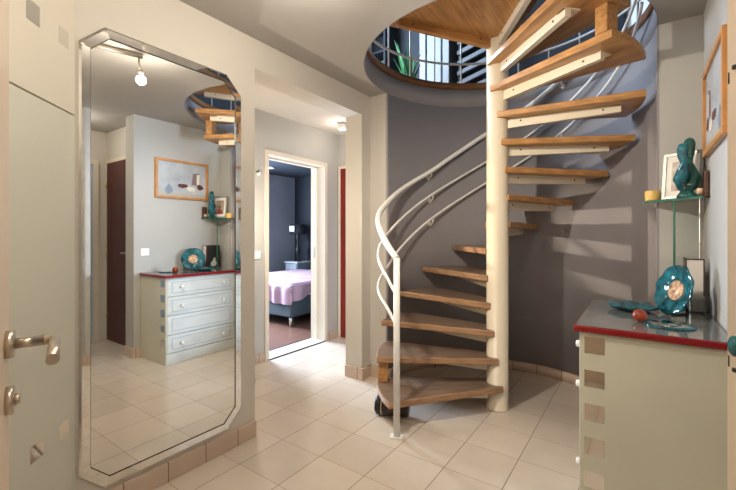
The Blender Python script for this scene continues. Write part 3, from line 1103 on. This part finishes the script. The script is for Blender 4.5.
# switches
sw = thing('light_switch', 'white double switch plate on the right wall beside the chest', 'switch', (XR, 1.957, 1.084))
part(sw, 'plate', bevel(box(XR - 0.009, XR, 1.915, 1.999, 1.045, 1.123), 0.003, 2), white_m)
part(sw, 'rocker', bevel(box(XR - 0.012, XR - 0.008, 1.930, 1.984, 1.060, 1.108), 0.001, 1), white_m)
sw = thing('light_switch', 'white switch plate on the corridor wall left of the bedroom doorway', 'switch', (XC, 2.47, 1.066))
part(sw, 'plate', bevel(box(XC, XC + 0.010, 2.432, 2.510, 1.027, 1.105), 0.003, 2), white_m)
part(sw, 'rocker', bevel(box(XC + 0.008, XC + 0.013, 2.446, 2.496, 1.041, 1.091), 0.001, 1), white_m)
hk = thing('wall_hook', 'small white round hook high on the corridor wall above the switch', 'hook', (XC, 2.475, 1.87))
bm = bmesh.new()
tube(bm, [(XC, 2.485, 1.868), (XC + 0.012, 2.485, 1.868), (XC + 0.02, 2.485, 1.868)], [0.022, 0.022, 0.012], 16)
part(hk, 'button', bm, white_m)
bm = bmesh.new()
tube(bm, [(XC, 2.462, 1.878), (XC + 0.03, 2.462, 1.876), (XC + 0.034, 2.462, 1.892)], 0.005, 8)
part(hk, 'peg', bm, dark_m)

# ------------------------------------------------------------------ lamps
tk = thing('spot_rail', 'ceiling spot rail with swivel lamps over the hall, seen lit in the mirror', 'lamp', (-1.10, 0.93, 2.49))
ra, rb = Vector((-0.965, 0.56, 2.478)), Vector((-1.175, 1.27, 2.478))
bm = bmesh.new()
tube(bm, [ra, rb], 0.013, 12)
part(tk, 'rail', bm, steel_m)
bm = bmesh.new()
mid = (ra + rb) / 2
lathe(bm, [(0.0, 0.012), (0.05, 0.012), (0.055, 0.022), (0.0, 0.022)], (mid.x, mid.y, 2.478), 28)
part(tk, 'ceiling_plate', bm, steel_m)
for P in (Vector(P_SPOT), Vector((-0.98, 0.62, 2.30))):
    t_ = max(0.05, min(0.97, (P - ra).dot(rb - ra) / (rb - ra).length_squared))
    q = ra + (rb - ra) * t_
    bm = bmesh.new()
    tube(bm, [q, q + Vector((0, 0, -0.06)), P + Vector((0.0, 0.0, 0.062))], 0.006, 10)
    lathe(bm, [(0.0, 0.062), (0.020, 0.062), (0.024, 0.048), (0.024, 0.046), (0.0, 0.046)], P, 20)
    arm = part(tk, 'lamp_arm', bm, steel_m)
    bm = bmesh.new()
    bmesh.ops.create_uvsphere(bm, u_segments=16, v_segments=10, radius=0.010)
    for v in bm.verts:
        v.co += P + Vector((0, 0, 0.042))
    part(arm, 'bulb', bm, glow_m)
cl = thing('ceiling_spot', 'small white round ceiling lamp in the corridor beyond the opening', 'lamp', (-2.70, 3.33, H))
bm = bmesh.new()
lathe(bm, [(0.0, 0.0), (0.040, 0.0), (0.046, -0.06), (0.040, -0.066), (0.0, -0.066)], (-2.70, 3.33, H - 0.001), 28)
part(cl, 'housing', bm, white_m)
bm = bmesh.new()
lathe(bm, [(0.0, -0.066), (0.036, -0.066), (0.030, -0.075), (0.0, -0.078)], (-2.70, 3.33, H - 0.001), 24)
part(cl, 'diffuser', bm, mat('lit_diffuser', (1, 0.96, 0.9), 0.5, emis=(1, 0.94, 0.84), estr=4))

fl = thing('floor_lamp', 'slender floor lamp in the corridor beside the cream wall', 'lamp', (P_FLOOR[0], P_FLOOR[1], 0))
bm = bmesh.new()
lathe(bm, [(0.0, 0.0), (0.12, 0.0), (0.12, 0.012), (0.02, 0.025), (0.011, 0.05), (0.011, 1.30), (0.022, 1.31), (0.022, 1.355), (0.0, 1.355)], (P_FLOOR[0], P_FLOOR[1], 0), 28)
part(fl, 'stand', bm, steel_m)
bm = bmesh.new()
bmesh.ops.create_uvsphere(bm, u_segments=16, v_segments=10, radius=0.010)
for v in bm.verts:
    v.co += Vector((P_FLOOR[0], P_FLOOR[1], 1.364))
part(fl, 'bulb', bm, glow_m)
# ------------------------------------------------------------------ bedroom
bd = thing('bed', 'upholstered dark grey bed with lavender duvet, seen through the bedroom doorway', 'bed', (-4.67, 4.7, 0))
x0, x1, y0, y1 = -5.52, -3.86, 3.66, 5.78
base_m = mat('dark_teal_grey_fabric', (0.055, 0.075, 0.09), 0.8, bump=0.3, bscale=200)
part(bd, 'base', bevel(box(x0, x1, y0, y1, 0.14, 0.40), 0.02, 3), base_m)
part(bd, 'mattress', bevel(box(x0 + 0.01, x1 - 0.01, y0 + 0.01, y1 - 0.01, 0.40, 0.56), 0.03, 3), mat('mattress_white', (0.6, 0.6, 0.62), 0.8))
part(bd, 'headboard', bevel(box(x0 - 0.03, x1 + 0.03, y1, y1 + 0.09, 0.0, 0.62), 0.02, 3), base_m)
for lx, ly in ((x1 - 0.06, y0 + 0.06), (x0 + 0.06, y0 + 0.06), (x1 - 0.06, y1 - 0.06), (x0 + 0.06, y1 - 0.06)):
    bm = bmesh.new()
    tube(bm, [(lx, ly, 0.0), (lx, ly, 0.15)], [0.022, 0.028], 14)
    part(bd, 'leg', bm, steel_m)
# duvet: a draped grid
bm = bmesh.new()
nx, ny = 64, 80
ov = 0.27
grid = []
for i in range(nx + 1):
    row = []
    for j in range(ny + 1):
        u = x0 - 0.02 - ov + (x1 - x0 + 0.04 + 2 * ov) * i / nx
        v = y0 - 0.02 - ov + (y1 - 0.35 - y0 + ov) * j / ny
        ex = max(0, u - (x1 + 0.015), (x0 - 0.015) - u)
        ey = max(0, (y0 - 0.015) - v)
        e = max(ex, ey)
        ln = 1.0
        if ey > 0 and ey >= ex:
            ln = 0.70 + 0.30 * (0.5 + 0.5 * sin(u * 3.1 + 1.2))
        elif ex > 0:
            ln = 0.42 + 0.35 * max(0, 1 - (v - y0) / 0.6) + 0.12 * sin(v * 7)
        z = 0.595 + 0.012 * noise.noise(Vector((u * 3, v * 3, 0))) - e * ln
        if e <= 0:
            de = min(u - x0, x1 - u, v - y0)
            z -= 0.03 * max(0, 1 - de / 0.09) ** 2
        px = min(max(u, x0 - 0.022), x1 + 0.022)
        py = max(v, y0 - 0.022)
        w = min(1, e / 0.08)
        px += (0.016 * sin(v * 23 + 2 * sin(v * 7)) * w + 0.008 * w) * (1 if u > x1 else -1 if u < x0 else 0)
        if v < y0:
            py += -0.018 * sin(u * 21 + 2.2 * sin(u * 6)) * w - 0.012 * w
        row.append(bm.verts.new((px, py, z)))
    grid.append(row)
for i in range(nx):
    for j in range(ny):
        f = bm.faces.new((grid[i][j], grid[i + 1][j], grid[i + 1][j + 1], grid[i][j + 1]))
        f.smooth = True
solo('duvet', bm, mat('lavender_cotton', (0.40, 0.26, 0.32), 0.85, var=0.06, vscale=4), 'lavender pink duvet draped over the dark grey bed', 'duvet', (-4.69, 4.5, 0.58))
ns = thing('nightstand', 'grey nightstand in the dark bedroom corner beyond the bed', 'nightstand', (-5.73, 5.62, 0))
part(ns, 'body', bevel(box(-5.90, -5.56, 5.44, 5.84, 0.0, 0.70), 0.005, 1), mat('slate_grey_lacquer', (0.16, 0.19, 0.22), 0.4))
part(ns, 'top', bevel(box(-5.92, -5.54, 5.42, 5.85, 0.70, 0.725), 0.004, 1), mat('light_grey_top', (0.50, 0.53, 0.56), 0.4))
for zz in (0.40, 0.56):
    dwr = part(ns, 'drawer', bevel(box(-5.88, -5.58, 5.425, 5.44, zz - 0.13, zz + 0.12), 0.003, 1), mat('mid_grey_lacquer', (0.26, 0.29, 0.32), 0.4))
    bm = bmesh.new()
    tube(bm, [(-5.78, 5.41, zz), (-5.68, 5.41, zz)], 0.008, 10)
    part(dwr, 'pull', bm, steel_m)
lp = thing('table_lamp', 'tall bedside lamp with black openwork base and dark shade on the nightstand', 'lamp', (-5.73, 5.62, 0.725))
bm = bmesh.new()
lathe(bm, [(0.0, 0.0), (0.09, 0.0), (0.09, 0.015), (0.02, 0.03), (0.018, 0.12), (0.05, 0.19), (0.055, 0.24), (0.02, 0.31), (0.015, 0.42), (0.045, 0.50), (0.02, 0.58), (0.014, 0.72)], (-5.73, 5.62, 0.726), 24)
part(lp, 'base', bm, dark_m)
bm = bmesh.new()
lathe(bm, [(0.16, 0.55), (0.15, 0.75), (0.143, 0.75), (0.153, 0.55)], (-5.73, 5.62, 0.726), 32)
part(lp, 'lamp_shade', bm, mat('black_shade', (0.012, 0.013, 0.016), 0.7))
bm = bmesh.new()
bx(bm, -5.79, -5.65, 5.445, 5.452, 0.726 + 0.60, 0.726 + 0.715)
part(lp, 'shade_panel', bm, mat('grey_shade_panel', (0.55, 0.58, 0.60), 0.5), 'pale grey panel on the shade')
wl = thing('wall_lamp', 'thin white curved wall light by the bed head', 'lamp', (-5.30, 5.90, 1.3))
bm = bmesh.new()
tube(bm, [(-5.30, 5.899, 1.25), (-5.30, 5.85, 1.27), (-5.32, 5.82, 1.36), (-5.32, 5.83, 1.46), (-5.28, 5.80, 1.52)], 0.012, 10)
part(wl, 'arm', bm, white_m)
bm = bmesh.new()
tube(bm, [(-5.30, 5.88, 1.25), (-5.30, 5.90, 1.25)], 0.03, 16)
part(wl, 'wall_plate', bm, white_m)
solo('socket_plate', bevel(box(-5.38, -5.24, 5.885, 5.90, 0.98, 1.08), 0.003, 1), white_m, 'white socket plate on the dark bedroom wall above the bed', 'socket', (-5.31, 5.89, 1.03))
bm = bmesh.new()
lathe(bm, [(0.0, 0.0), (0.05, 0.0), (0.05, -0.02), (0.0, -0.025)], (-5.45, 4.70, 2.479), 20)
solo('recessed_spot', bm, white_m, 'small white recessed spot in the dark bedroom ceiling', 'lamp', (-5.45, 4.70, 2.479))

# ------------------------------------------------------------------ upper floor seen through the opening
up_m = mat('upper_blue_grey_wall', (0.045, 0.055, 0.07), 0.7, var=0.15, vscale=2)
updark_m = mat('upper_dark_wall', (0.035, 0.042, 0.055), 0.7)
struct('floor_upper', plate_with_hole(-3.6, 1.7, 0.3, 5.2, UP - 0.02, UP, CX, CY, CR + 0.05), mat('upper_floorboards', (0.28, 0.16, 0.08), 0.4, var=0.3, vscale=4, stretch=(1, 10, 1)))
bm = bmesh.new()
bx(bm, -3.7, -0.15, 5.0, 5.1, UP, 5.2)
bx(bm, 0.95, 1.8, 5.0, 5.1, UP, 5.2)
bx(bm, -0.15, 0.95, 5.0, 5.1, UP, 3.3)
bx(bm, -0.15, 0.95, 5.0, 5.1, 4.7, 5.2)
struct('wall_upper_back', bm, up_m)
bm = bmesh.new()
bx(bm, -3.7, -3.6, 0.2, 1.9, UP, 5.2)
bx(bm, -3.7, -3.6, 4.1, 5.0, UP, 5.2)
bx(bm, -3.7, -3.6, 1.9, 4.1, 4.8, 5.2)
struct('wall_upper_left', bm, up_m)
struct('wall_upper_right', box(1.7, 1.8, 0.2, 5.0, UP, 5.2), up_m)
struct('wall_upper_front', box(-3.7, 1.8, 0.2, 0.3, UP, 5.2), up_m)
struct('ceiling_upper', box(-3.7, 1.8, 0.2, 5.1, 5.2, 5.3), up_m)
w2 = struct('window_2', box(-3.66, -3.62, 1.9, 1.97, UP, 4.8), white_m)
bm = bmesh.new()
for a in (2.42, 2.96, 3.5, 4.03):
    bx(bm, -3.66, -3.62, a, a + 0.07, UP, 4.8)
for z in (UP, 3.8, 4.73):
    bx(bm, -3.66, -3.62, 1.9, 4.1, z, z + 0.07)
struct('window_frame', bm, white_m, w2)
w3 = struct('window_3', box(-0.15, 0.95, 5.02, 5.06, 3.3, 3.36), white_m)
bm = bmesh.new()
for a in (-0.15, 0.37, 0.89):
    bx(bm, a, a + 0.06, 5.02, 5.06, 3.3, 4.7)
bx(bm, -0.15, 0.95, 5.02, 5.06, 4.64, 4.7)
struct('window_frame', bm, white_m, w3)
# white panelled wardrobe doors upstairs
wd = thing('wardrobe', 'tall white wardrobe upstairs beyond the landing railing', 'wardrobe', (-2.20, 4.8, UP))
wx = [-2.42, -2.31, -2.09, -1.98]
pw_m = mat('cool_white_paint', (0.42, 0.45, 0.47), 0.5)
part(wd, 'carcass', box(-2.42, -1.98, 4.62, 4.99, UP + 0.002, 4.9), mat('grey_gap', (0.10, 0.11, 0.12), 0.6))
for a, b in zip(wx, wx[1:]):
    part(wd, 'door', bevel(box(a + 0.012, b - 0.012, 4.59, 4.62, UP + 0.06, 4.86), 0.004, 1), pw_m)
# folding rack of slats leaning upstairs
rk = thing('slatted_rack', 'grey slatted folding rack upstairs beside the white wardrobe', 'rack', (-1.75, 4.75, UP))
slat_m = mat('blue_grey_slat', (0.26, 0.29, 0.32), 0.5)
for i in range(9):
    zz = UP + 0.12 + 0.13 * i
    M = Matrix.Translation((-1.66, 4.68, zz)) @ Matrix.Rotation(R(-14), 4, 'Y')
    part(rk, 'slat', box(-0.26, 0.26, -0.015, 0.015, -0.025, 0.025, M=M), slat_m)
for xx in (-1.90, -1.40):
    part(rk, 'upright', box(xx - 0.02, xx + 0.02, 4.715, 4.745, UP + 0.002, UP + 1.5), slat_m)
# books / dark shelf and green plant on the left
bs = thing('bookcase', 'dark bookcase upstairs at the left of the white wardrobe', 'bookcase', (-3.25, 4.5, UP))
bm = bmesh.new()
bx(bm, -3.58, -3.02, 4.96, 4.99, UP + 0.002, 4.9)
for xx in (-3.58, -3.05):
    bx(bm, xx, xx + 0.03, 4.70, 4.96, UP + 0.002, 4.9)
part(bs, 'frame', bm, updark_m)
for i in range(6):
    part(bs, 'shelf', box(-3.55, -3.05, 4.70, 4.96, UP + 0.05 + 0.38 * i, UP + 0.075 + 0.38 * i), updark_m)
bk = [('grey', (0.30, 0.31, 0.32)), ('dark brown', (0.06, 0.035, 0.03)), ('slate blue', (0.12, 0.16, 0.22)), ('off-white', (0.55, 0.54, 0.50)), ('olive', (0.12, 0.13, 0.06))]
for s in range(1, 3):
    xx = -3.53
    for i in range(7):
        cn, cc = bk[(i * 2 + s) % 5]
        w = 0.045 + 0.02 * ((i * 7 + s) % 3)
        bb = solo('book', box(xx, xx + w - 0.003, 4.74, 4.93, UP + 0.076 + 0.38 * s, UP + 0.076 + 0.38 * s + 0.20 + 0.02 * (i % 4)), mat('book_' + cn.replace(' ', '_').replace('-', '_'), cc, 0.6),
                  cn + ' book standing on the dark bookcase upstairs', 'book', (xx, 4.8, UP + 0.076 + 0.38 * s), 'books on the upstairs bookcase')
        xx += w
pt = thing('potted_plant', 'green leafy plant in a pot upstairs by the railing', 'plant', (-2.30, 4.10, UP))
bm = bmesh.new()
lathe(bm, [(0.0, 0.0), (0.07, 0.0), (0.095, 0.17), (0.085, 0.17), (0.08, 0.15), (0.0, 0.15)], (-2.30, 4.10, UP + 0.001), 24)
part(pt, 'pot', bm, updark_m)
bm = bmesh.new()
for i in range(26):
    a = random.uniform(0, 2 * pi)
    ln = random.uniform(0.40, 0.72)
    tip = random.uniform(0.05, 0.22)
    w = random.uniform(0.018, 0.032)
    side = Vector((-sin(a), cos(a), 0)) * w
    c = Vector((-2.30, 4.10, UP + 0.15))
    p1 = c + Vector((cos(a) * tip * 0.4, sin(a) * tip * 0.4, ln * 0.6))
    p2 = c + Vector((cos(a) * tip, sin(a) * tip, ln))
    vs = [bm.verts.new(c - side * 0.3), bm.verts.new(c + side * 0.3), bm.verts.new(p1 + side), bm.verts.new(p1 - side), bm.verts.new(p2)]
    bm.faces.new((vs[0], vs[1], vs[2], vs[3]))
    bm.faces.new((vs[3], vs[2], vs[4]))
part(pt, 'leaves', bm, mat('leaf_green', (0.03, 0.20, 0.06), 0.5))

# railing round the opening upstairs
rg = thing('landing_railing', 'white metal railing curving round the stair opening upstairs', 'railing', (CX, CY + 1.03, UP))
RG = 1.035


def gpt(a, z):
    return (CX + RG * cos(R(a)), CY + RG * sin(R(a)), z)


for z, r_ in ((2.955, 0.011), (3.25, 0.011), (3.62, 0.018)):
    bm = bmesh.new()
    tube(bm, [gpt(-10 + 4 * k, z) for k in range(58)], r_, 10)
    part(rg, 'rail', bm, grey_rail)
for k in range(16):
    bm = bmesh.new()
    a = -10 + 15 * k
    tube(bm, [gpt(a, UP + 0.001), gpt(a, 3.62)], 0.008, 8)
    part(rg, 'baluster', bm, grey_rail)
